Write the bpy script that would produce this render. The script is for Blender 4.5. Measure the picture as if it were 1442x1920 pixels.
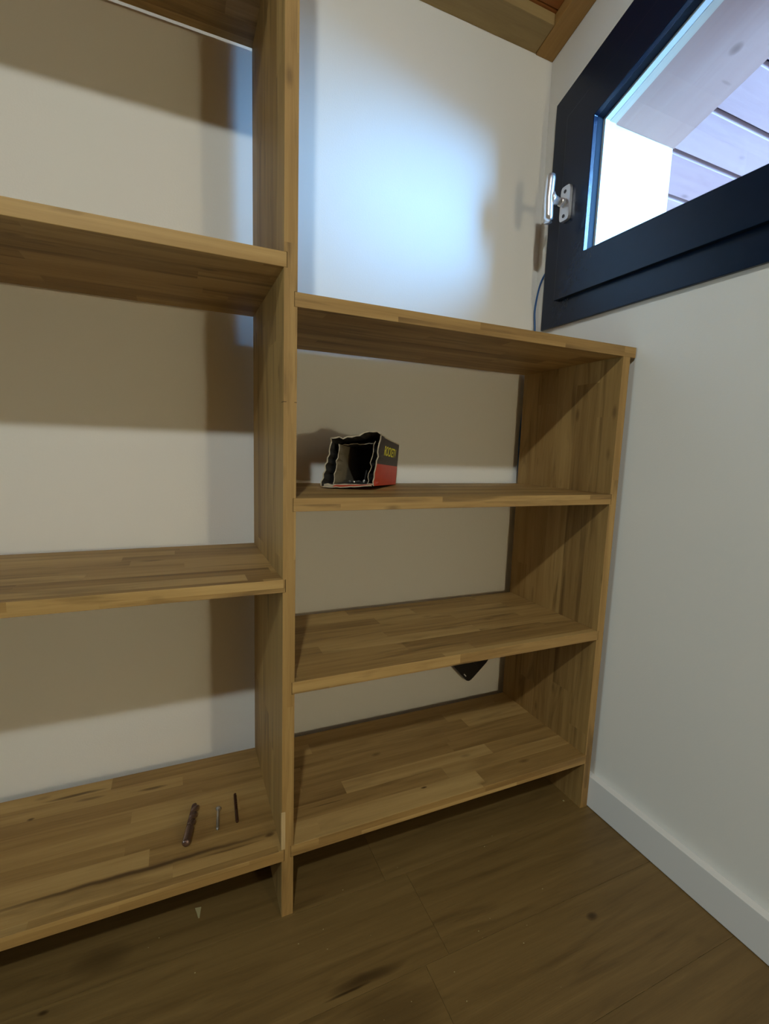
import bpy, bmesh, math, random
from mathutils import Vector, Matrix, noise

for o in list(bpy.data.objects):
    bpy.data.objects.remove(o, do_unlink=True)
random.seed(7)
S = bpy.context.scene
COL = S.collection

# ------------------------------------------------------------------ camera
CAM = Vector((-0.1999, -0.8595, 0.9676))
RGT = Vector((0.916142, -0.399548, 0.032339))
UPV = Vector((0.023599, 0.134294, 0.990660))
FWD = Vector((0.400159, 0.906822, -0.132461))
cd = bpy.data.cameras.new('camera')
cd.sensor_fit = 'VERTICAL'
cd.sensor_height = 36.0
cd.lens = 36.0 * 886.045 / 1920.0
cd.clip_start = 0.02
cam = bpy.data.objects.new('camera', cd)
COL.objects.link(cam)
m = Matrix((RGT, UPV, -FWD)).transposed().to_4x4()
m.translation = CAM
cam.matrix_world = m
S.camera = cam

# ------------------------------------------------------------------ exposure
vs = S.view_settings
S.display_settings.display_device = 'sRGB'
vs.view_transform = 'Standard'
vs.look = 'None'
vs.gamma = 1.0
vs.use_curve_mapping = False
vs.exposure = 0.20

# ------------------------------------------------------------------ world and daylight
w = bpy.data.worlds.new('sky')
S.world = w
w.use_nodes = True
wn = w.node_tree.nodes
bg = wn['Background']
bg.inputs['Color'].default_value = (0.82, 0.84, 1.0, 1)
bg.inputs['Strength'].default_value = 1.7

def lamp(name, kind, loc, energy, color, **kw):
    d = bpy.data.lights.new(name, kind)
    d.energy = energy
    d.color = color
    for k, v in kw.items():
        setattr(d, k, v)
    o = bpy.data.objects.new(name, d)
    o.location = loc
    COL.objects.link(o)
    return o

sun = lamp('hazy_daylight', 'SUN', (3, -2, 3), 42.0, (0.19, 0.50, 1.0), angle=math.radians(52))
sun.rotation_euler = Vector((-0.70, 0.71, -0.12)).to_track_quat('-Z', 'Y').to_euler()
# ceiling spot bulb, and a small lamp further back in the room
LA = (-0.68, -1.98, 2.70)
spot = lamp('ceiling_spot', 'SPOT', LA, 100, (0.93, 1.0, 0.95), shadow_soft_size=0.045, spot_size=math.radians(104), spot_blend=1.0)
spot.rotation_euler = (Vector((0.30, 0.0, 0.45)) - Vector(LA)).to_track_quat('-Z', 'Y').to_euler()
lamp('room_lamp', 'POINT', (0.68, -2.5, 0.88), 29, (1.0, 0.91, 0.62), shadow_soft_size=0.05)

# added cool fill light at the left wall, brightens the right wall
fill = lamp('left_fill_light', 'AREA', (-2.26, -0.38, 0.95), 11, (0.74, 0.98, 1.0), size=0.8)
fill.rotation_euler = Vector((1, 0, 0)).to_track_quat('-Z', 'Z').to_euler()

# ------------------------------------------------------------------ numbers
YW = 0.387          # back wall face
W = 0.845           # right wall face
WO = 1.13           # right wall outside face
DEP = 0.3587        # shelf depth
BW = 0.0237         # upright thickness
TH = 0.0249         # shelf thickness
NT = 0.0057         # dado depth
LI = 0.80           # inner width of right bay
ZL = [1.8713, 1.2960, 0.7189, 0.1531]
ZR = [1.2338, 0.8717, 0.5117, 0.1578]
CSL = 0.29          # ceiling slope
def zc(y, d=0.0):
    return 2.116 + d + CSL * (YW - y)

# ------------------------------------------------------------------ material helpers
def newmat(name):
    mt = bpy.data.materials.new(name)
    mt.use_nodes = True
    nt = mt.node_tree
    b = nt.nodes['Principled BSDF']
    return mt, nt, b

def nd(nt, t, **kw):
    n = nt.nodes.new(t)
    for k, v in kw.items():
        setattr(n, k, v)
    return n

def simple(name, col, rough=0.5, metal=0.0, spec=0.5, nscale=0, namt=0.0, bump=0.0, bscale=200):
    mt, nt, b = newmat(name)
    b.inputs['Base Color'].default_value = (*col, 1)
    b.inputs['Roughness'].default_value = rough
    b.inputs['Metallic'].default_value = metal
    b.inputs['Specular IOR Level'].default_value = spec
    tc = nd(nt, 'ShaderNodeTexCoord')
    if nscale:
        nz = nd(nt, 'ShaderNodeTexNoise')
        nz.inputs['Scale'].default_value = nscale
        nz.inputs['Detail'].default_value = 4
        nt.links.new(tc.outputs['Object'], nz.inputs['Vector'])
        mx = nd(nt, 'ShaderNodeMix', data_type='RGBA')
        mx.inputs[6].default_value = (*[c * (1 - namt) for c in col], 1)
        mx.inputs[7].default_value = (*[min(1, c * (1 + namt)) for c in col], 1)
        nt.links.new(nz.outputs['Fac'], mx.inputs[0])
        nt.links.new(mx.outputs[2], b.inputs['Base Color'])
    if bump:
        nz = nd(nt, 'ShaderNodeTexNoise')
        nz.inputs['Scale'].default_value = bscale
        nz.inputs['Detail'].default_value = 3
        nt.links.new(tc.outputs['Object'], nz.inputs['Vector'])
        bp = nd(nt, 'ShaderNodeBump')
        bp.inputs['Strength'].default_value = bump
        bp.inputs['Distance'].default_value = 0.002
        nt.links.new(nz.outputs['Fac'], bp.inputs['Height'])
        nt.links.new(bp.outputs['Normal'], b.inputs['Normal'])
    return mt

def math_n(nt, op, a, b=None, c=None):
    n = nd(nt, 'ShaderNodeMath', operation=op)
    for i, v in enumerate((a, b, c)):
        if v is None:
            continue
        if isinstance(v, (int, float)):
            n.inputs[i].default_value = v
        else:
            nt.links.new(v, n.inputs[i])
    return n.outputs[0]

def ramp(nt, fac, stops):
    r = nd(nt, 'ShaderNodeValToRGB')
    e = r.color_ramp.elements
    while len(e) < len(stops):
        e.new(0.5)
    for el, (p, c) in zip(e, stops):
        el.position = p
        el.color = (*c, 1) if len(c) == 3 else c
    nt.links.new(fac, r.inputs[0])
    return r.outputs[0]

def wood(name, tones, stave_w=0.043, stave_l=0.42, rough=0.55, streak=0.6, grain=0.55,
         knot=0.5, spots=(), one_stave=False):
    """tones: three colours dark/mid/light; UV in metres, u along the grain.
    spots: (u, v, half-length, half-width, amount) of dark cracks and knots."""
    mt, nt, b = newmat(name)
    uv = nd(nt, 'ShaderNodeUVMap')
    sp = nd(nt, 'ShaderNodeSeparateXYZ')
    nt.links.new(uv.outputs[0], sp.inputs[0])
    oi = nd(nt, 'ShaderNodeObjectInfo')
    rnd = oi.outputs['Random']
    u, v = sp.outputs[0], sp.outputs[1]
    r10 = math_n(nt, 'MULTIPLY', rnd, 37.0)
    if one_stave:
        cell = rnd
    else:
        row = math_n(nt, 'FLOOR', math_n(nt, 'DIVIDE', math_n(nt, 'ADD', v, math_n(nt, 'MULTIPLY', rnd, 0.043)), stave_w))
        wr = nd(nt, 'ShaderNodeTexWhiteNoise', noise_dimensions='2D')
        cb = nd(nt, 'ShaderNodeCombineXYZ')
        nt.links.new(row, cb.inputs[0]); nt.links.new(r10, cb.inputs[1])
        nt.links.new(cb.outputs[0], wr.inputs['Vector'])
        colm = math_n(nt, 'FLOOR', math_n(nt, 'ADD', math_n(nt, 'DIVIDE', u, stave_l), math_n(nt, 'MULTIPLY', wr.outputs['Value'], 7.0)))
        wc = nd(nt, 'ShaderNodeTexWhiteNoise', noise_dimensions='3D')
        cb2 = nd(nt, 'ShaderNodeCombineXYZ')
        nt.links.new(row, cb2.inputs[0]); nt.links.new(colm, cb2.inputs[1]); nt.links.new(r10, cb2.inputs[2])
        nt.links.new(cb2.outputs[0], wc.inputs['Vector'])
        cell = wc.outputs['Value']
    # grain space: stretched, shifted per stave
    off = math_n(nt, 'MULTIPLY', cell, 53.0)
    cg = nd(nt, 'ShaderNodeCombineXYZ')
    nt.links.new(math_n(nt, 'ADD', math_n(nt, 'MULTIPLY', u, 2.2), off), cg.inputs[0])
    nt.links.new(math_n(nt, 'MULTIPLY', v, 42.0), cg.inputs[1])
    nt.links.new(r10, cg.inputs[2])
    g1 = nd(nt, 'ShaderNodeTexNoise')
    g1.inputs['Scale'].default_value = 1.0; g1.inputs['Detail'].default_value = 6; g1.inputs['Roughness'].default_value = 0.6
    g1.inputs['Distortion'].default_value = 0.6
    nt.links.new(cg.outputs[0], g1.inputs['Vector'])
    cf = nd(nt, 'ShaderNodeCombineXYZ')
    nt.links.new(math_n(nt, 'MULTIPLY', u, 14.0), cf.inputs[0])
    nt.links.new(math_n(nt, 'MULTIPLY', v, 420.0), cf.inputs[1])
    nt.links.new(off, cf.inputs[2])
    g2 = nd(nt, 'ShaderNodeTexNoise')
    g2.inputs['Scale'].default_value = 1.0; g2.inputs['Detail'].default_value = 3
    nt.links.new(cf.outputs[0], g2.inputs['Vector'])
    # stave tone + soft grain
    t = math_n(nt, 'ADD', math_n(nt, 'MULTIPLY', cell, 1.0 - grain), math_n(nt, 'MULTIPLY', math_n(nt, 'MULTIPLY_ADD', math_n(nt, 'SUBTRACT', g1.outputs['Fac'], 0.5), 1.7, 0.5), grain))
    t = math_n(nt, 'ADD', t, math_n(nt, 'MULTIPLY', math_n(nt, 'SUBTRACT', g2.outputs['Fac'], 0.5), 0.22))
    base = ramp(nt, t, [(0.10, tones[0]), (0.5, tones[1]), (0.88, tones[2])])
    # dark mineral streaks
    cs = nd(nt, 'ShaderNodeCombineXYZ')
    nt.links.new(math_n(nt, 'ADD', math_n(nt, 'MULTIPLY', u, 3.0), off), cs.inputs[0])
    nt.links.new(math_n(nt, 'MULTIPLY', v, 26.0), cs.inputs[1])
    nt.links.new(math_n(nt, 'ADD', r10, 5.0), cs.inputs[2])
    g3 = nd(nt, 'ShaderNodeTexNoise')
    g3.inputs['Scale'].default_value = 1.0; g3.inputs['Detail'].default_value = 4; g3.inputs['Distortion'].default_value = 1.1
    nt.links.new(cs.outputs[0], g3.inputs['Vector'])
    dk = ramp(nt, g3.outputs['Fac'], [(0.54, (0, 0, 0)), (0.74, (1, 1, 1))])
    dark = (tones[0][0] * 0.30, tones[0][1] * 0.25, tones[0][2] * 0.22)
    mx = nd(nt, 'ShaderNodeMix', data_type='RGBA')
    nt.links.new(math_n(nt, 'MULTIPLY', dk, streak), mx.inputs[0])
    nt.links.new(base, mx.inputs[6]); mx.inputs[7].default_value = (*dark, 1)
    cur = mx.outputs[2]
    # small knots
    ck = nd(nt, 'ShaderNodeCombineXYZ')
    nt.links.new(math_n(nt, 'MULTIPLY', u, 5.0), ck.inputs[0])
    nt.links.new(math_n(nt, 'MULTIPLY', v, 13.0), ck.inputs[1])
    nt.links.new(r10, ck.inputs[2])
    vo = nd(nt, 'ShaderNodeTexVoronoi')
    vo.inputs['Scale'].default_value = 1.0
    nt.links.new(ck.outputs[0], vo.inputs['Vector'])
    kn = ramp(nt, vo.outputs['Distance'], [(0.03, (1, 1, 1)), (0.11, (0, 0, 0))])
    mx2 = nd(nt, 'ShaderNodeMix', data_type='RGBA')
    nt.links.new(math_n(nt, 'MULTIPLY', kn, knot), mx2.inputs[0])
    nt.links.new(cur, mx2.inputs[6]); mx2.inputs[7].default_value = (*dark, 1)
    cur = mx2.outputs[2]
    # cracks and knots that this board really has
    if spots:
        cw_ = nd(nt, 'ShaderNodeCombineXYZ')
        nt.links.new(math_n(nt, 'MULTIPLY', u, 9.0), cw_.inputs[0])
        nt.links.new(math_n(nt, 'MULTIPLY', v, 6.0), cw_.inputs[1])
        wv = nd(nt, 'ShaderNodeTexNoise')
        wv.inputs['Scale'].default_value = 1.0; wv.inputs['Detail'].default_value = 3
        nt.links.new(cw_.outputs[0], wv.inputs['Vector'])
    for (su, sv, hl, hw, amt) in spots:
        wob = math_n(nt, 'MULTIPLY', math_n(nt, 'SUBTRACT', wv.outputs['Fac'], 0.5), min(0.02, hw * 2.2 + 0.002))
        du = math_n(nt, 'DIVIDE', math_n(nt, 'SUBTRACT', u, su), hl)
        dv = math_n(nt, 'DIVIDE', math_n(nt, 'ADD', math_n(nt, 'SUBTRACT', v, sv), wob), hw)
        d2 = math_n(nt, 'ADD', math_n(nt, 'MULTIPLY', du, du), math_n(nt, 'MULTIPLY', dv, dv))
        msk = ramp(nt, d2, [(0.05, (1, 1, 1)), (1.0, (0, 0, 0))])
        mx3 = nd(nt, 'ShaderNodeMix', data_type='RGBA')
        nt.links.new(math_n(nt, 'MULTIPLY', msk, amt), mx3.inputs[0])
        nt.links.new(cur, mx3.inputs[6]); mx3.inputs[7].default_value = (*dark, 1)
        cur = mx3.outputs[2]
    nt.links.new(cur, b.inputs['Base Color'])
    b.inputs['Roughness'].default_value = rough
    b.inputs['Specular IOR Level'].default_value = 0.35
    bp = nd(nt, 'ShaderNodeBump')
    bp.inputs['Strength'].default_value = 0.25; bp.inputs['Distance'].default_value = 0.0008
    nt.links.new(g2.outputs['Fac'], bp.inputs['Height'])
    nt.links.new(bp.outputs['Normal'], b.inputs['Normal'])
    return mt

OAK = [(0.185, 0.103, 0.030), (0.325, 0.199, 0.067), (0.445, 0.295, 0.112)]
M = {}
M['wall'] = simple('white_wall_paint', (0.74, 0.73, 0.70), 0.85, spec=0.2, nscale=3, namt=0.02, bump=0.12, bscale=260)
M['unseen_wall'] = simple('tan_low_bounce_wall', (0.30, 0.21, 0.13), 0.85, spec=0.2, nscale=3, namt=0.03)  # unseen walls, toned dark and warm to hold down bounce light
M['skirt'] = simple('white_skirting_paint', (0.72, 0.72, 0.72), 0.45)
M['oak'] = wood('oak_staves', OAK)
M['oak_upright'] = wood('oak_wide_staves', OAK, stave_w=0.074, stave_l=0.85)
M['oak_low'] = wood('oak_staves_cracked', OAK, spots=[(-0.27, 0.056, 0.30, 0.0060, 0.85), (-0.20, 0.054, 0.25, 0.012, 0.4), (-0.12, 0.043, 0.08, 0.003, 0.6),
                    (-0.039, 0.050, 0.012, 0.006, 0.8), (-0.43, 0.325, 0.07, 0.006, 0.8), (-0.40, 0.30, 0.035, 0.006, 0.5),
                    (-0.27, 0.290, 0.035, 0.006, 0.7), (-0.506, 0.277, 0.008, 0.005, 0.8)], streak=0.35)
M['oak_clean'] = wood('oak_bottom_board', OAK, streak=0.35, spots=[(0.33, 0.05, 0.010, 0.004, 0.95), (0.10, 0.085, 0.05, 0.0016, 0.8), (0.27, 0.21, 0.016, 0.008, 0.5)])
M['chip'] = wood('pale_oak', [(0.42, 0.30, 0.15), (0.50, 0.37, 0.19), (0.56, 0.43, 0.24)], one_stave=True, streak=0.1, knot=0)
FL = [(0.110, 0.066, 0.021), (0.156, 0.096, 0.032), (0.20, 0.126, 0.044)]
M['floor'] = wood('dark_oak_floor', FL, one_stave=True, rough=0.42, streak=0.35, grain=0.75, knot=0.25,
                  spots=[(0.10, -0.172, 0.085, 0.012, 0.75), (0.06, -0.180, 0.05, 0.003, 0.9), (0.584, -0.242, 0.016, 0.010, 0.8),
                         (-0.43, -0.015, 0.010, 0.005, 0.9), (-0.352, 0.044, 0.06, 0.03, 0.45), (0.12, -0.25, 0.10, 0.05, 0.4)])
PINE = [(0.20, 0.115, 0.036), (0.27, 0.165, 0.055), (0.33, 0.21, 0.08)]
M['beam'] = wood('old_pine_beam', [(0.27, 0.15, 0.045), (0.35, 0.20, 0.062), (0.42, 0.26, 0.085)], one_stave=True, streak=0.3, grain=0.7, knot=0.2)
M['beam_back'] = wood('old_pine_board', [(0.22, 0.15, 0.06), (0.29, 0.20, 0.085), (0.35, 0.25, 0.11)], one_stave=True, streak=0.2, grain=0.6, knot=0.6)
M['ceil'] = wood('red_pine_boards', [(0.24, 0.085, 0.022), (0.31, 0.115, 0.03), (0.38, 0.15, 0.042)], one_stave=True, streak=0.2, grain=0.5, knot=0.4)
M['soffit'] = wood('pale_spruce_boards', [(0.35, 0.19, 0.18), (0.41, 0.235, 0.22), (0.46, 0.275, 0.25)], one_stave=True, streak=0.12, grain=0.5, knot=0.5)
M['lining'] = wood('pale_spruce_lining', [(0.62, 0.48, 0.36), (0.68, 0.54, 0.41), (0.74, 0.60, 0.47)], one_stave=True, streak=0.08, grain=0.4, knot=0.15,
                   spots=[(0.06, 1.05, 0.012, 0.020, 0.5)])
M['head'] = wood('pale_spruce_head_lining', [(0.45, 0.23, 0.17), (0.50, 0.26, 0.20), (0.54, 0.30, 0.23)], one_stave=True, streak=0.08, grain=0.4, knot=0.0,
                   spots=[(-0.035, 1.03, 0.016, 0.016, 0.55), (0.02, 1.09, 0.004, 0.02, 0.3)])
M['nick'] = simple('dark_saw_cut', (0.03, 0.018, 0.008), 0.9)
M['gapdark'] = simple('dark_roof_felt', (0.03, 0.035, 0.06), 0.9)
M['frame'] = simple('anthracite_window_paint', (0.003, 0.011, 0.032), 0.26, spec=0.36, nscale=40, namt=0.1, bump=0.05)  # navy in the base colour imitates the blue wall patch reflected in the paint
M['bead'] = simple('dark_glazing_bead', (0.006, 0.012, 0.024), 0.6, spec=0.12)
M['spacer'] = simple('aluminium_spacer', (0.82, 0.86, 0.90), 0.4, metal=0.3)
M['chrome'] = simple('satin_chrome', (0.88, 0.88, 0.90), 0.30, metal=0.85)
M['plate'] = simple('satin_nickel_plate', (0.72, 0.72, 0.74), 0.38, metal=0.9)
M['hole'] = simple('dark_screw_recess', (0.05, 0.05, 0.055), 0.5, metal=0.5)
M['cable'] = simple('blue_cable_sheath', (0.015, 0.085, 0.26), 0.4)
M['blk'] = simple('black_plastic', (0.008, 0.008, 0.010), 0.35, bump=0.1)
M['mark'] = simple('white_mark', (0.75, 0.75, 0.75), 0.5)
M['carton_black'] = simple('black_printed_card', (0.030, 0.022, 0.022), 0.5, nscale=60, namt=0.25)
M['carton_red'] = simple('red_printed_card', (0.50, 0.045, 0.018), 0.45, nscale=50, namt=0.12)
M['carton_in'] = simple('dark_card_inside', (0.022, 0.020, 0.018), 0.8)
M['card'] = simple('raw_card_edge', (0.44, 0.38, 0.28), 0.9, nscale=120, namt=0.25)
M['card_tray'] = simple('raw_card_tray', (0.20, 0.165, 0.105), 0.9, nscale=90, namt=0.2)
M['yellow'] = simple('yellow_print', (0.85, 0.80, 0.03), 0.5)
M['steel'] = simple('zinc_steel', (0.62, 0.62, 0.62), 0.3, metal=0.95)
M['hss'] = simple('bronze_oxide_steel', (0.24, 0.17, 0.155), 0.25, metal=0.9, nscale=80, namt=0.3)
M['hss2'] = simple('brown_oxide_steel', (0.07, 0.030, 0.016), 0.4, metal=0.7)
M['crumb'] = simple('pale_wood_crumb', (0.36, 0.31, 0.15), 0.8)
M['ground'] = simple('pale_gravel', (0.42, 0.46, 0.50), 0.9, nscale=6, namt=0.15)

gm, gnt, gb = newmat('window_glass')
gnt.nodes.remove(gb)
out = gnt.nodes['Material Output']
tr = nd(gnt, 'ShaderNodeBsdfTransparent'); tr.inputs[0].default_value = (0.97, 0.985, 0.98, 1)
gl = nd(gnt, 'ShaderNodeBsdfGlossy'); gl.inputs['Roughness'].default_value = 0.01
lw = nd(gnt, 'ShaderNodeLayerWeight'); lw.inputs['Blend'].default_value = 0.5
pw_ = math_n(gnt, 'MULTIPLY_ADD', math_n(gnt, 'POWER', lw.outputs['Facing'], 5.0), 0.6, 0.025)
mxs = nd(gnt, 'ShaderNodeMixShader')
gnt.links.new(pw_, mxs.inputs[0]); gnt.links.new(tr.outputs[0], mxs.inputs[1]); gnt.links.new(gl.outputs[0], mxs.inputs[2])
gnt.links.new(mxs.outputs[0], out.inputs[0])
M['glass'] = gm

# ------------------------------------------------------------------ geometry helpers
def tag(o, label=None, cat=None, group=None, kind=None):
    if label: o['label'] = label
    if cat: o['category'] = cat
    if group: o['group'] = group
    if kind: o['kind'] = kind
    return o

def empty(name, loc=(0, 0, 0), **kw):
    o = bpy.data.objects.new(name, None)
    o.location = loc
    o.empty_display_size = 0.05
    COL.objects.link(o)
    return tag(o, **kw)

def obj(name, bm, mats, parent=None, uvax=None, smooth=False, bevel=0.0, **kw):
    """link a bmesh as ONE object; vertices are given in world space. uvax: grain axis 0/1/2 for wood UVs"""
    bmesh.ops.recalc_face_normals(bm, faces=bm.faces)
    if bevel:
        eds = [e for e in bm.edges if len(e.link_faces) == 2 and e.calc_face_angle(0) > 0.6]
        bmesh.ops.bevel(bm, geom=eds, offset=bevel, segments=2, profile=0.6, affect='EDGES', clamp_overlap=True)
    if uvax is not None:
        uvl = bm.loops.layers.uv.new('UVMap')
        oth = [a for a in (0, 1, 2) if a != uvax]
        for f in bm.faces:
            n = f.normal
            if abs(n[uvax]) > 0.8:
                for l in f.loops:
                    l[uvl].uv = (l.vert.co[oth[0]] * 0.15, l.vert.co[oth[1]])
            else:
                a, b = oth
                use = b if abs(n[a]) > abs(n[b]) else a
                for l in f.loops:
                    l[uvl].uv = (l.vert.co[uvax], l.vert.co[use])
    me = bpy.data.meshes.new(name)
    # origin at the middle of the bottom
    if bm.verts:
        lo = Vector([min(v.co[i] for v in bm.verts) for i in range(3)])
        hi = Vector([max(v.co[i] for v in bm.verts) for i in range(3)])
        org = Vector(((lo.x + hi.x) / 2, (lo.y + hi.y) / 2, lo.z))
    else:
        org = Vector()
    for v in bm.verts:
        v.co -= org
    bm.to_mesh(me)
    bm.free()
    for mt in (mats if isinstance(mats, (list, tuple)) else [mats]):
        me.materials.append(mt)
    if smooth:
        for p in me.polygons:
            p.use_smooth = True
    o = bpy.data.objects.new(name, me)
    COL.objects.link(o)
    if parent:
        pw = WORLD[parent.name] if parent.name in WORLD else parent.location
        o.parent = parent
        o.location = org - Vector(pw)
    else:
        o.location = org
    WORLD[o.name] = org
    return tag(o, **kw)
WORLD = {}

def box_bm(x0, x1, y0, y1, z0, z1, bm=None):
    bm = bm or bmesh.new()
    vs_ = [bm.verts.new((x, y, z)) for x in (x0, x1) for y in (y0, y1) for z in (z0, z1)]
    for q in ((0, 1, 3, 2), (4, 6, 7, 5), (0, 4, 5, 1), (2, 3, 7, 6), (0, 2, 6, 4), (1, 5, 7, 3)):
        bm.faces.new([vs_[i] for i in q])
    return bm

def prism(pts, axis, a0, a1, bm=None):
    """extrude a polygon (2-D points over the two other axes, in order) along axis"""
    bm = bm or bmesh.new()
    def mk(p, a):
        c = [0, 0, 0]
        o_ = [i for i in range(3) if i != axis]
        c[o_[0]], c[o_[1]], c[axis] = p[0], p[1], a
        return bm.verts.new(c)
    A = [mk(p, a0) for p in pts]
    B = [mk(p, a1) for p in pts]
    bm.faces.new(A)
    bm.faces.new(B[::-1])
    n = len(pts)
    for i in range(n):
        bm.faces.new((A[i], A[(i + 1) % n], B[(i + 1) % n], B[i]))
    return bm

def ring_prism(outer, inner, axis, a0, a1, bm=None):
    """two polygons with equal vertex count -> a frame"""
    bm = bm or bmesh.new()
    def mk(p, a):
        c = [0, 0, 0]
        o_ = [i for i in range(3) if i != axis]
        c[o_[0]], c[o_[1]], c[axis] = p[0], p[1], a
        return bm.verts.new(c)
    R_ = [[mk(p, a) for p in poly] for a in (a0, a1) for poly in (outer, inner)]
    n = len(outer)
    for i in range(n):
        j = (i + 1) % n
        o0, i0, o1, i1 = R_
        bm.faces.new((o0[i], o0[j], i0[j], i0[i]))
        bm.faces.new((o1[i], i1[i], i1[j], o1[j]))
        bm.faces.new((o0[i], o1[i], o1[j], o0[j]))
        bm.faces.new((i0[i], i0[j], i1[j], i1[i]))
    return bm

def frame_for(d):
    d = Vector(d).normalized()
    a = Vector((0, 0, 1)) if abs(d.z) < 0.9 else Vector((1, 0, 0))
    s = d.cross(a).normalized()
    return d, s, s.cross(d).normalized()

def tube(pts, radii, n=10, bm=None, twist=None, section=None, cap=True):
    bm = bm or bmesh.new()
    pts = [Vector(p) for p in pts]
    rings = []
    prev = None
    for i, p in enumerate(pts):
        t = (pts[min(i + 1, len(pts) - 1)] - pts[max(i - 1, 0)]).normalized()
        if prev is None:
            _, s, q = frame_for(t)
        else:
            s = (prev - t * prev.dot(t)).normalized()
            q = t.cross(s)
        prev = s
        r = radii[i] if hasattr(radii, '__len__') else radii
        ring = []
        for k in range(n):
            a = 2 * math.pi * k / n
            rr = r * (section(a) if section and (twist is None or twist[i] is not None) else 1.0)
            aa = a + (twist[i] if twist and twist[i] is not None else 0)
            ring.append(bm.verts.new(p + s * math.cos(aa) * rr + q * math.sin(aa) * rr))
        rings.append(ring)
    for A, B in zip(rings, rings[1:]):
        for k in range(n):
            bm.faces.new((A[k], A[(k + 1) % n], B[(k + 1) % n], B[k]))
    if cap:
        bm.faces.new(rings[0][::-1])
        bm.faces.new(rings[-1])
    return bm

# ------------------------------------------------------------------ room shell
floor = empty('floor', kind='structure')
WORLD['floor'] = Vector()
PW = 0.19
y = -0.383 - PW * 13
row = 0
while y < YW + 0.02:
    joints = [-2.3]
    x0 = -2.3 + random.uniform(0.3, 1.2)
    if abs(y + 0.193) < 0.02:
        x0 = 0.262 - 1.26
    if abs(y + 0.383) < 0.02 or abs(y + 0.003) < 0.02:
        x0 = -1.05
    while x0 < W + 0.02:
        joints.append(x0)
        x0 += 1.26
    joints.append(W + 0.06)
    for a, b in zip(joints, joints[1:]):
        obj('floor_plank', box_bm(a + 0.0002, b - 0.0002, y + 0.0002, min(y + PW, YW + 0.05) - 0.0002, -0.015, 0.0), M['floor'], floor, uvax=0, bevel=0.0006)
    y += PW
    row += 1
obj('subfloor', box_bm(-2.4, WO, -3.0, YW + 0.1, -0.06, -0.0152), M['gapdark'], floor)

ZT = 3.3
obj('wall_back', box_bm(-2.3, WO, YW, YW + 0.10, -0.02, 2.15), M['wall'], kind='structure')
obj('wall_left', box_bm(-2.4, -2.3, -2.9, YW + 0.1, -0.02, 3.1), M['unseen_wall'], kind='structure')
obj('wall_rear', box_bm(-2.4, WO, -3.0, -2.9, -0.02, 3.15), M['unseen_wall'], kind='structure')

# window opening: trapezoid in (y, z); head slope 0.36
HS = 0.36
def head(y, d=0.0):
    return 1.850 + HS * (0.18 - y) + d
OY0, OY1, OZ = 0.18, -0.285, 1.516
def trap(gy, gz, gh, y0=OY0, y1=OY1):
    """trapezoid grown by gy sideways, gz downwards and gh at the head"""
    a, b = y0 + gy, y1 - gy
    return [(a, OZ - gz), (a, head(a, gh)), (b, head(b, gh)), (b, OZ - gz)]
hole = trap(0.016, 0.016, 0.018)
outer = [(YW + 0.10, -0.02), (YW + 0.10, zc(YW + 0.1, 0.03)), (-2.95, zc(-2.95, 0.03)), (-2.95, -0.02)]
obj('wall_right', ring_prism(outer, hole, 0, W, WO), M['wall'], kind='structure')

# ceiling: backing, boards, and the trims along the walls
ceil = empty('ceiling', kind='structure')
WORLD['ceiling'] = Vector()
def sloped(x0, x1, ya, yb, d0, d1, bm=None):
    """slab following the ceiling slope between depths ya..yb and heights d0..d1"""
    return prism([(ya, zc(ya, d0)), (yb, zc(yb, d0)), (yb, zc(yb, d1)), (ya, zc(ya, d1))], 0, x0, x1, bm)
yy = YW + 0.04
while yy > -2.9:
    obj('ceiling_board', sloped(-2.3, W, yy - 0.0015, yy - 0.1185, 0.030 , 0.050), M['ceil'], ceil, uvax=0, bevel=0.002)
    yy -= 0.12
obj('backing_panel', sloped(-2.4, WO, YW + 0.10, -3.0, 0.051, 0.09), M['gapdark'], ceil)
obj('trim_1', sloped(-2.3, 0.781, YW, 0.313, 0.0, 0.029), M['beam_back'], uvax=0, bevel=0.002, kind='structure')
obj('trim_2', sloped(0.782, W, YW, -2.9, -0.002, 0.029), M['beam'], uvax=1, bevel=0.002, kind='structure')

# skirting boards
obj('baseboard_right', box_bm(0.8245, W, -2.88, YW, 0.0015, 0.0899), M['skirt'], bevel=0.0015, kind='structure')
obj('baseboard_back', box_bm(-2.3, 0.8240, 0.3665, YW, 0.0015, 0.0899), M['skirt'], bevel=0.0015, kind='structure')

# ------------------------------------------------------------------ window
win = empty('window_1', (W, 0, OZ), kind='structure')
WORLD['window_1'] = win.location.copy()
fo = [(0.3425, 1.342), (0.3425, head(0.3425, 0.178)), (-0.445, head(-0.445, 0.178)), (-0.445, 1.342)]
fo[1] = (0.3425, 1.969); fo[2] = (-0.445, 1.969 + 0.368 * 0.7875)
fi = trap(0.006, 0.006, 0.006)
wf = obj('window_frame', ring_prism(fo, fi, 0, 0.835, 0.8445), M['frame'], win, bevel=0.002)
so = [(0.279, 1.412), (0.279, head(0.279, 0.085)), (-0.382, head(-0.382, 0.085)), (-0.382, 1.412)]
si = trap(0, 0, 0)
sash = obj('sash', ring_prism(so, si, 0, 0.820, 0.8345), M['frame'], win, bevel=0.0015)
obj('rebate_lining', ring_prism(trap(0.0055, 0.0055, 0.0055), trap(0.0, 0.0, 0.0), 0, 0.8346, 0.854), M['bead'], win, label='blue-lit glazing bead')
obj('spacer_bar', ring_prism(trap(0.0055, 0.0055, 0.0055), trap(-0.005, -0.005, -0.004), 0, 0.8565, 0.872), M['spacer'], win, label='bright aluminium spacer bar')
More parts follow.
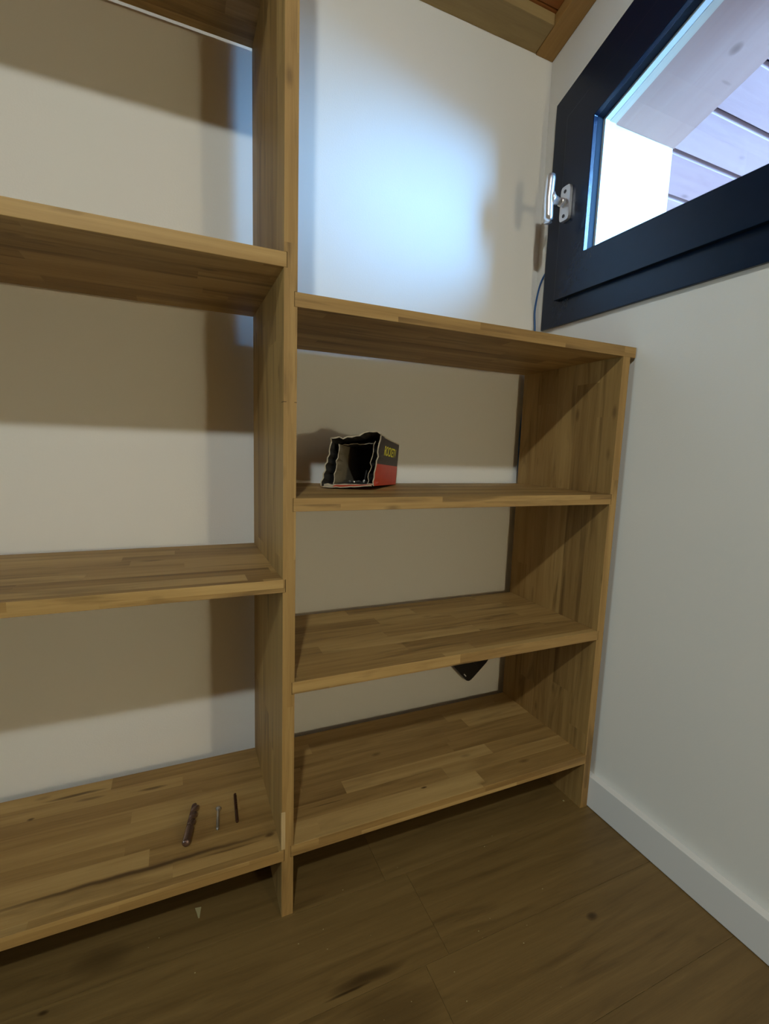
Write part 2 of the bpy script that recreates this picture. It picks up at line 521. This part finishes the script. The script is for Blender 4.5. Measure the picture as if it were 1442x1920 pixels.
obj('pane', prism(trap(0.004, 0.004, 0.004), 0, 0.8545, 0.8560), M['glass'], win)
obj('pane', prism(trap(0.004, 0.004, 0.004), 0, 0.8725, 0.8740), M['glass'], win)
obj('outer_frame', ring_prism(trap(0.0155, 0.0155, 0.0165), trap(-0.003, -0.003, -0.003), 0, 0.8745, 0.897), M['lining'], win, uvax=1)
# deep outside lining of pale boards
obj('jamb_board', prism([(0.182, OZ - 0.013), (0.182, head(0.182, 0.0)), (0.195, head(0.195, 0.014)), (0.195, OZ - 0.013)], 0, 0.898, 1.128), M['lining'], win, uvax=2)
obj('jamb_board', prism([(-0.287, OZ - 0.013), (-0.287, head(-0.287, 0.0)), (-0.3, head(-0.3, 0.014)), (-0.3, OZ - 0.013)], 0, 0.898, 1.128), M['lining'], win, uvax=2)
obj('head_board', prism([(0.1815, head(0.1815)), (-0.2865, head(-0.2865)), (-0.2865, head(-0.2865, 0.014)), (0.1815, head(0.1815, 0.014))], 0, 0.898, 1.132), M['head'], win, uvax=1)
obj('sill_board', box_bm(0.898, 1.16, -0.286, 0.181, OZ - 0.013, OZ), M['bead'], win, bevel=0.001)

# T handle on the sash
hy, hz = 0.252, 1.663
bm = bmesh.new()
pts = []
for k in range(24):
    a = 2 * math.pi * k / 24
    ca, sa = math.cos(a), math.sin(a)
    rx, rz = 0.018, 0.046
    px = rx * (abs(ca) ** 0.35) * (1 if ca >= 0 else -1)
    pz = rz * (abs(sa) ** 0.35) * (1 if sa >= 0 else -1)
    pts.append((hy + px, hz + pz))
plate = obj('handle_plate', prism(pts, 0, 0.809, 0.8198, bm), M['plate'], sash, bevel=0.0012, label='satin nickel handle plate')
bm = tube([(0.8088, hy, hz), (0.800, hy, hz), (0.792, hy, hz)], [0.0115, 0.0115, 0.011], 20)
tube([(0.792, hy, hz), (0.782, hy, hz), (0.772, hy, hz), (0.764, hy, hz), (0.758, hy, hz), (0.753, hy, hz)], [0.0098, 0.0104, 0.0122, 0.0155, 0.0205, 0.0135], 20, bm)
NB = 15
zz = [hz - 0.062 + 0.122 * i / (NB - 1) for i in range(NB)]
rr = [0.0128 if 0 < i < NB - 1 else 0.0108 for i in range(NB)]
tube([(0.752 + 0.0035 * abs(z - hz) / 0.06, hy, z) for z in zz], rr, 20, bm)
obj('handle_lever', bm, M['chrome'], sash, smooth=True, label='chrome T-shaped handle')
for dz in (-0.033, 0.031):
    obj('handle_screw', tube([(0.8089, hy + 0.001, hz + dz), (0.8080, hy + 0.001, hz + dz)], [0.0050, 0.0045], 14), M['hole'], sash)

# blue cable hanging from behind the window frame
cp = [(0.8415, 0.335, 1.516), (0.8405, 0.3445, 1.511), (0.840, 0.357, 1.497), (0.8395, 0.3675, 1.476), (0.8385, 0.3740, 1.447), (0.838, 0.3785, 1.408),
      (0.8385, 0.3755, 1.375), (0.838, 0.3715, 1.345), (0.8375, 0.3725, 1.30), (0.834, 0.3735, 1.235), (0.822, 0.3735, 1.16), (0.810, 0.3735, 1.05), (0.811, 0.3735, 0.95), (0.8160, 0.3735, 0.86), (0.819, 0.3735, 0.78)]
def smoothpath(P_, k=5):
    P_ = [Vector(p) for p in P_]
    out_ = []
    for i in range(len(P_) - 1):
        p0, p1, p2, p3 = P_[max(i - 1, 0)], P_[i], P_[i + 1], P_[min(i + 2, len(P_) - 1)]
        for j in range(k):
            t = j / k
            out_.append(0.5 * ((2 * p1) + (p2 - p0) * t + (2 * p0 - 5 * p1 + 4 * p2 - p3) * t * t + (3 * p1 - p0 - 3 * p2 + p3) * t ** 3))
    out_.append(P_[-1])
    return out_
obj('cable', tube(smoothpath(cp), 0.0028, 8), M['cable'], smooth=True,
    label='thin blue cable hanging from behind the dark window frame down behind the shelves', cat='cable')

# ------------------------------------------------------------------ outside
sof = empty('trim_3', (1.5, 0, 2.0), kind='structure')
WORLD['trim_3'] = sof.location.copy()
def soff(y, d=0.0):
    return 1.963 + HS * (0.149 - y) + d
ys = 0.149 + 0.1215 * 3
while ys > -2.2:
    a, b = ys - 0.0075, ys - 0.1215 + 0.0075
    obj('soffit_board', prism([(a, soff(a)), (b, soff(b)), (b, soff(b, 0.02)), (a, soff(a, 0.02))], 0, WO + 0.002, 1.72), M['soffit'], sof, uvax=0, bevel=0.0015)
    ys -= 0.1215
obj('roof_felt', prism([(0.55, soff(0.55, 0.032)), (-2.4, soff(-2.4, 0.032)), (-2.4, soff(-2.4, 0.06)), (0.55, soff(0.55, 0.06))], 0, WO + 0.002, 1.74), M['gapdark'], sof)
obj('ground', box_bm(WO + 0.01, 14, -12, 12, -0.5, -0.4), M['ground'], kind='structure')

# ------------------------------------------------------------------ bookcase
bc = empty('bookcase', (0, DEP / 2, 0), label='built-in bookcase of knotty oak boards standing against the white wall', cat='bookcase')
WORLD['bookcase'] = bc.location.copy()

def shelf(x0, x1, z, mat):
    return obj('shelf', box_bm(x0, x1, 0.0, DEP, z - TH, z), mat, bc, uvax=0, bevel=0.0010)
XLL = -BW - LI          # inner face of the far left upright
for i, z in enumerate(ZL):
    shelf(XLL - NT + 0.0005, -BW + NT - 0.0008, z, M['oak_low'] if i == 3 else M['oak'])
shelf(-NT + 0.0008, LI + BW + 0.0177, ZR[0], M['oak'])
for i, z in enumerate(ZR[1:]):
    shelf(-NT + 0.0008, LI + NT - 0.0008, z, M['oak_clean'] if i == 2 else M['oak'])

def upright(name, xa, xb, z0, z1, left, right, mat=None):
    """board with dado grooves for the shelves it carries; profile in (x, z)"""
    c = 0.0003
    P_ = [(xa, z0)]
    r_ = [(xb, z0)]
    for z in sorted(right):
        lo, hi = z - TH - c, z + c
        if lo > z0 and hi < z1:
            r_ += [(xb, lo), (xb - NT, lo), (xb - NT, hi), (xb, hi)]
    r_.append((xb, z1))
    l_ = [(xa, z1)]
    for z in sorted(left, reverse=True):
        lo, hi = z - TH - c, z + c
        if lo > z0 and hi < z1:
            l_ += [(xa, hi), (xa + NT, hi), (xa + NT, lo), (xa, lo)]
    pts_ = [(xa, z0)] + r_ + l_
    return obj(name, prism(pts_, 1, 0.0, DEP), mat or M['oak_upright'], bc, uvax=2)
ZJ = 1.045
upright('upright', -BW, 0.0, 0.0, 2.14, ZL, ZR)
upright('upright', LI, LI + BW, 0.0, ZR[0] - TH, ZR, [])
upright('upright', XLL - BW, XLL, 0.0, 2.14, [], ZL)
# saw nicks on the front edge of the middle upright, and the glued filler slip
obj('saw_nick', box_bm(-BW - 0.0002, -BW + 0.0050, -0.0003, 0.016, ZJ - 0.0005, ZJ + 0.0005), M['nick'], bc, label='dark saw nick')
obj('saw_nick', box_bm(-0.0040, 0.0002, -0.0003, 0.008, ZJ - 0.0006, ZJ + 0.0004), M['nick'], bc, label='dark saw nick')
obj('filler_slip', box_bm(-BW - 0.0014, -BW + 0.0068, -0.0022, 0.0, 0.1570, 0.2390), M['chip'], bc, uvax=2, bevel=0.0006, label='pale glued slip of wood')

# ------------------------------------------------------------------ black box low on the wall
cx, cz, ang = 0.665, 0.292, math.radians(-48)
pts = []
for k in range(36):
    a = 2 * math.pi * k / 36
    ca, sa = math.cos(a), math.sin(a)
    px = 0.056 * (abs(ca) ** 0.28) * (1 if ca >= 0 else -1)
    pz = 0.056 * (abs(sa) ** 0.28) * (1 if sa >= 0 else -1)
    pts.append((cx + px * math.cos(ang) - pz * math.sin(ang), cz + px * math.sin(ang) + pz * math.cos(ang)))
bb = empty('adapter', (cx, YW, cz), label='black plastic box hung cornerwise on the wall under the third shelf', cat='box')
WORLD['adapter'] = bb.location.copy()
obj('housing', prism(pts, 1, 0.362, YW - 0.0005), M['blk'], bb, bevel=0.004)
d1 = Vector((math.cos(ang), 0, math.sin(ang)))
d2 = Vector((-d1.z, 0, d1.x))
def slab_on(c, a, b, da, db, y0, y1, bm=None):
    bm = bm or bmesh.new()
    vs_ = []
    for yq in (y0, y1):
        for s_, t_ in ((-1, -1), (1, -1), (1, 1), (-1, 1)):
            p = Vector((c[0], yq, c[1])) + a * s_ * da + b * t_ * db
            vs_.append(bm.verts.new(p))
    for q in ((0, 1, 2, 3), (7, 6, 5, 4), (0, 4, 5, 1), (1, 5, 6, 2), (2, 6, 7, 3), (3, 7, 4, 0)):
        bm.faces.new([vs_[i] for i in q])
    return bm
obj('pale_dash', slab_on((cx - 0.0200, cz - 0.0475), d1, d2, 0.0060, 0.0016, 0.3612, 0.3622), M['mark'], bb, label='small pale mark')  # pale dash low on the housing face
obj('socket', slab_on((cx + 0.030, cz + 0.0), d1, d2, 0.020, 0.020, 0.3600, 0.3621), M['blk'], bb)

# ------------------------------------------------------------------ torn carton of screws
ZS = ZR[1]
Pf = {  # front corners (open end), measured on the real box
    'bl': Vector((0.1172, 0.2158, ZS + 0.0045)), 'br': Vector((0.2154, 0.1495, ZS + 0.0100)),
    'tr': Vector((0.2286, 0.1406, 0.9974)), 'tl': Vector((0.1296, 0.2074, 0.9888))}
back = {'br': Vector((0.3442, 0.3042, ZS + 0.001)), 'tr': Vector((0.3490, 0.3009, 0.9815))}
back['bl'] = back['br'] + (Pf['bl'] - Pf['br']); back['bl'].z = ZS + 0.0008
back['tl'] = back['tr'] + (Pf['tl'] - Pf['tr']); back['tl'].z = 0.975
carton = empty('carton', (0.235, 0.22, ZS), label='torn black and red cardboard carton lying open on the upper right shelf', cat='carton')
WORLD['carton'] = carton.location.copy()
axis = ((back['br'] - Pf['br']) + (back['tl'] - Pf['tl'])).normalized()

def lerp(a, b, t):
    return a + (b - a) * t

def card(name, fa, fb, ba, bb_, nrm, thick, mats, seed, split=None, rag=0.004, n=12, start=0.0, end=1.0, extra=None, parent=None, **kw):
    """one card wall: front edge fa..fb is torn, back edge ba..bb_; nrm points outwards.
    material slots: 0 outside (upper), 1 outside (lower), 2 inside, 3 raw edge"""
    rnd = random.Random(seed)
    bm = bmesh.new()
    us = [i / n for i in range(n + 1)]
    if split is not None:
        us = sorted(set(us + [split]))
    nv = 5
    G = []
    for side in (0, 1):
        g = []
        for u_ in us:
            f_, b_ = lerp(fa, fb, u_), lerp(ba, bb_, u_)
            colv = []
            for j in range(nv + 1):
                t = start + (end - start) * j / nv
                p = lerp(f_, b_, t)
                if j == 0:
                    p = p - axis * rnd0[seed % 97][int(u_ * n)] * rag
                    p = p + nrm * (rnd0[(seed * 3) % 97][int(u_ * n)] - 0.5) * rag * 0.9
                    if extra:
                        p = p + extra(u_)
                elif j == 1 and extra:
                    p = p + extra(u_) * 0.25
                if side:
                    p = p - nrm * thick
                colv.append(bm.verts.new(p))
            g.append(colv)
        G.append(g)
    for side in (0, 1):
        for i in range(len(us) - 1):
            for j in range(nv):
                q = (G[side][i][j], G[side][i + 1][j], G[side][i + 1][j + 1], G[side][i][j + 1])
                f = bm.faces.new(q if side == 0 else q[::-1])
                if side:
                    f.material_index = 2
                else:
                    f.material_index = 1 if (split is not None and (us[i] + us[i + 1]) / 2 < split) else 0
    for i in range(len(us) - 1):
        for j in (0, nv):
            f = bm.faces.new((G[0][i][j], G[1][i][j], G[1][i + 1][j], G[0][i + 1][j]))
            f.material_index = 3
    for i in (0, len(us) - 1):
        for j in range(nv):
            f = bm.faces.new((G[0][i][j], G[0][i][j + 1], G[1][i][j + 1], G[1][i][j]))
            f.material_index = 3
    return obj(name, bm, mats, parent or carton, **kw)
rnd0 = [[random.Random(100 + k * 13 + j).random() for j in range(20)] for k in range(97)]
CM = [M['carton_black'], M['carton_red'], M['carton_in'], M['card']]
face = (Pf['br'] - Pf['bl']).normalized()
nR = (back['br'] - Pf['br']).cross(Pf['tr'] - Pf['br']).normalized()
if nR.dot(face) < 0: nR = -nR
nL = -nR
nT = Vector((0, 0, 1)); nB = Vector((0, 0, -1))
SP = 0.445
card('side_panel', Pf['br'], Pf['tr'], back['br'], back['tr'], nR, 0.0030, CM, 5, split=SP, label='black over red printed side')
card('side_panel', Pf['bl'], Pf['tl'], back['bl'], back['tl'], nL, 0.0030, CM, 8, split=SP, rag=0.006,
     extra=lambda u_: -axis * 0.010 * (1 - u_) ** 2 + nL * 0.006 * (1 - u_) ** 2)
card('top_panel', Pf['tl'], Pf['tr'], back['tl'], back['tr'], nT, 0.0030, CM, 21, rag=0.006,
     extra=lambda u_: Vector((0, 0, 1)) * (0.013 * max(0, 1 - abs(u_ - 0.78) / 0.20) ** 0.6 + 0.002 * u_))
card('bottom_panel', Pf['bl'] + Vector((0, 0, 0.002)), Pf['br'] + Vector((0, 0, 0.001)), back['bl'] + Vector((0, 0, 0.003)), back['br'] + Vector((0, 0, 0.003)), nB, 0.0030,
     [M['carton_red'], M['carton_red'], M['carton_in'], M['card']], 33, rag=0.004)
card('end_panel', back['bl'], back['br'], back['tl'], back['tr'], axis, 0.0025, CM, 41, rag=0.0)
# torn bottom flap sagging forward onto the shelf
bm = bmesh.new()
n = 14
G = []
for i in range(n + 1):
    u_ = i / n
    p0 = lerp(Pf['bl'] + Vector((0.004, 0, 0.0015)), Pf['br'] + Vector((-0.004, 0, 0)), u_)
    dep = (0.014 * (1 - u_) ** 0.6 + 0.004) * (0.85 + 0.3 * rnd0[50][i])
    p1 = p0 - axis * dep
    p1.z = ZS + 0.0035 + 0.008 * u_ * u_ + 0.001 * rnd0[51][i]
    G.append((p0, lerp(p0, p1, 0.5) + Vector((0, 0, 0.0018)), p1))
V_ = [[(bm.verts.new(p + Vector((0, 0, 0.0012))), bm.verts.new(p - Vector((0, 0, 0.0012)))) for p in g] for g in G]
for i in range(n):
    for j in range(2):
        a, b, c, d = V_[i][j], V_[i + 1][j], V_[i + 1][j + 1], V_[i][j + 1]
        f = bm.faces.new((a[0], b[0], c[0], d[0])); f.material_index = 1 if 0.18 < i / n else 0
        f = bm.faces.new((d[1], c[1], b[1], a[1])); f.material_index = 0
    f = bm.faces.new((V_[i][2][0], V_[i + 1][2][0], V_[i + 1][2][1], V_[i][2][1])); f.material_index = 0
obj('torn_flap', bm, [M['card'], M['carton_red']], carton, label='red torn flap at the open end')
# inner tray
ins = 0.014
def inset(p, dx, dz, da):
    return p + face * dx + Vector((0, 0, dz)) + axis * da
Ti = {'bl': inset(Pf['bl'], 0.019, 0.0042, 0.012), 'br': inset(Pf['br'], -0.017, 0.0036, 0.012),
      'tl': inset(Pf['tl'], 0.016, -0.014, 0.012), 'tr': inset(Pf['tr'], -0.016, -0.0125, 0.012)}
Tb = {'bl': inset(back['bl'], 0.019, 0.0068, -0.010), 'br': inset(back['br'], -0.017, 0.0068, -0.010),
      'tl': inset(back['tl'], 0.016, -0.012, -0.010), 'tr': inset(back['tr'], -0.016, -0.012, -0.010)}
TM = [M['carton_in'], M['carton_in'], M['card_tray'], M['card']]
TM2 = [M['carton_in'], M['carton_in'], M['carton_in'], M['card']]
card('tray_wall', Ti['br'], Ti['tr'], Tb['br'], Tb['tr'], nR, 0.0018, TM2, 61, rag=0.006)
card('tray_wall', Ti['bl'], Ti['tl'], Tb['bl'], Tb['tl'], nL, 0.0022, TM, 64, rag=0.006)
card('tray_wall', Ti['tl'], Ti['tr'], Tb['tl'], Tb['tr'], nT, 0.0015, TM2, 71, rag=0.004, start=0.12)
card('tray_floor', Ti['bl'], Ti['br'], Tb['bl'], Tb['br'], nB, -0.0012, TM2, 73, rag=0.003)
# yellow lettering on the side panel
sd = (back['br'] - Pf['br']).normalized()
su = (lerp(Pf['tr'], back['tr'], 0.5) - lerp(Pf['br'], back['br'], 0.5)).normalized()
fc = bpy.data.curves.new('brand_print', 'FONT')
fc.body = 'ROCKETV'
fc.size = 1.0
fc.extrude = 0.0
fc.offset = 0.010
fc.align_x = 'CENTER'; fc.align_y = 'CENTER'
fo_ = bpy.data.objects.new('tmp_text', fc)
COL.objects.link(fo_)
dg = bpy.context.evaluated_depsgraph_get()
dg.update()
tm = bpy.data.meshes.new_from_object(fo_.evaluated_get(dg))
bpy.data.objects.remove(fo_, do_unlink=True)
bm = bmesh.new(); bm.from_mesh(tm); bpy.data.meshes.remove(tm)
xs = [v.co.x for v in bm.verts]; zs_ = [v.co.y for v in bm.verts]
wx, wz = max(xs) - min(xs), max(zs_) - min(zs_)
mx_, mz_ = (max(xs) + min(xs)) / 2, (max(zs_) + min(zs_)) / 2
def side_pt(s_, t_):
    lo = lerp(Pf['br'], back['br'], s_); hi = lerp(Pf['tr'], back['tr'], s_)
    return lerp(lo, hi, t_)
for v in bm.verts:
    s_ = 0.535 + (v.co.x - mx_) / wx * 0.60
    t_ = 0.735 + (v.co.y - mz_) / wz * 0.20
    v.co = side_pt(s_, t_) + nR * 0.0006
obj('brand_print', bm, M['yellow'], carton, label='yellow printed lettering')

# contents of the carton
def tfloor(s_, t_):
    return lerp(lerp(Ti['bl'], Ti['br'], s_), lerp(Tb['bl'], Tb['br'], s_), t_) + Vector((0, 0, 0.0026))
def screw_bm(tail, headp, r=0.0016, hr=0.0040):
    tail, headp = Vector(tail), Vector(headp)
    L = (headp - tail).length
    P_, R_ = [], []
    N_ = 34
    for i in range(N_ + 1):
        t = i / N_
        P_.append(lerp(tail, headp, t))
        if t < 0.08:
            rr_ = r * (0.15 + t / 0.08 * 0.8)
        elif t < 0.58:
            rr_ = r * (1.18 if i % 2 else 0.82)
        elif t < 0.90:
            rr_ = r * 0.95
        else:
            rr_ = r + (hr - r) * (t - 0.90) / 0.08 if t < 0.98 else hr
        R_.append(min(rr_, hr))
    return tube(P_, R_, 12)
inner = [((0.50, 0.10), (0.62, 0.26)), ((0.58, 0.22), (0.34, 0.30)), ((0.80, 0.12), (0.62, 0.34)), ((0.30, 0.20), (0.46, 0.42))]
words = ['steel screw pointing out at the middle of the open carton floor', 'steel screw lying crosswise in the middle of the carton',
         'steel screw near the right tray wall inside the carton', 'steel screw near the left tray wall inside the carton']
for k, (a, b) in enumerate(inner):
    p, q_ = tfloor(*a), tfloor(*b)
    q_.z += 0.0016
    obj('screw', screw_bm(q_, p + Vector((0, 0, 0.0016))), M['steel'], smooth=True,
        label=words[k], cat='screw', group='screws left in the carton')
obj('screw', screw_bm(tfloor(0.66, 0.42) + Vector((0, 0, 0.030)), tfloor(0.78, 0.16) + Vector((0, 0, 0.0035))), M['steel'], smooth=True,
    label='steel screw standing at a slant inside the open carton', cat='screw', group='screws left in the carton')

# ------------------------------------------------------------------ drill bits and screw on the low left shelf
Z4 = ZL[3]
def drill(tip, shank, r, flute, turns, n=16, steps=60):
    tip, shank = Vector(tip), Vector(shank)
    P_, R_, T_ = [], [], []
    for i in range(steps + 1):
        t = i / steps
        P_.append(lerp(tip, shank, t))
        if t < 0.05:
            R_.append(r * (0.12 + 0.88 * t / 0.05))
        elif t > 0.97:
            R_.append(r * (1 - 0.35 * (t - 0.97) / 0.03))
        else:
            R_.append(r)
        T_.append(turns * 2 * math.pi * t / flute if t <= flute else None)
    sec = lambda a: 1.0 - 0.50 * max(0.0, math.cos(2 * a)) ** 1.3
    return tube(P_, R_, n, twist=T_, section=sec)
obj('drill_bit', drill((-0.1785, 0.186, Z4 + 0.0085), (-0.2020, 0.078, Z4 + 0.0085), 0.0082, 0.60, 1.6, 24, 70), M['hss'], smooth=True,
    label='thick dark twist drill bit lying on the low left shelf', cat='drill bit')
obj('drill_bit', drill((-0.0935, 0.197, Z4 + 0.0036), (-0.0985, 0.106, Z4 + 0.0036), 0.0034, 0.6, 4.5, 16, 70), M['hss2'], smooth=True,
    label='thin brown drill bit lying nearest the middle upright', cat='drill bit')
obj('screw', screw_bm((-0.1395, 0.098, Z4 + 0.0034), (-0.1330, 0.158, Z4 + 0.0062), 0.0030, 0.0062), M['steel'], smooth=True,
    label='bright zinc screw lying between the two drill bits', cat='screw')

# ------------------------------------------------------------------ crumbs on the floor
def chip_bm(c, pts_, h):
    return prism([(c[0] + x, c[1] + y) for x, y in pts_], 2, 0.0002, h)
obj('wood_chip', chip_bm((-0.181, 0.073), [(-0.006, 0.012), (0.006, 0.010), (0.0045, 0.002), (0.002, -0.012), (-0.001, -0.012), (-0.003, 0.0)], 0.0022), M['crumb'],
    label='pale wedge-shaped wood chip on the dark floor left of the middle upright', cat='wood chip')
obj('wood_chip', chip_bm((0.777, 0.038), [(-0.0018, 0.002), (0.002, 0.0024), (0.0012, -0.0024), (-0.0014, -0.002)], 0.0015), M['crumb'],
    label='tiny white crumb on the floor under the right end of the bookcase', cat='crumb')
bm = bmesh.new()
rr_ = random.Random(3)
for k in range(34):
    x, y_ = rr_.uniform(-0.5, 0.55), rr_.uniform(-0.36, 0.05)
    s_ = rr_.uniform(0.0003, 0.0007)
    box_bm(x - s_ * 1.6, x + s_ * 1.6, y_ - s_, y_ + s_, 0.0001, 0.0001 + s_, bm)
obj('sawdust', bm, M['crumb'], kind='stuff', label='fine pale sawdust scattered over the dark floor', cat='sawdust')
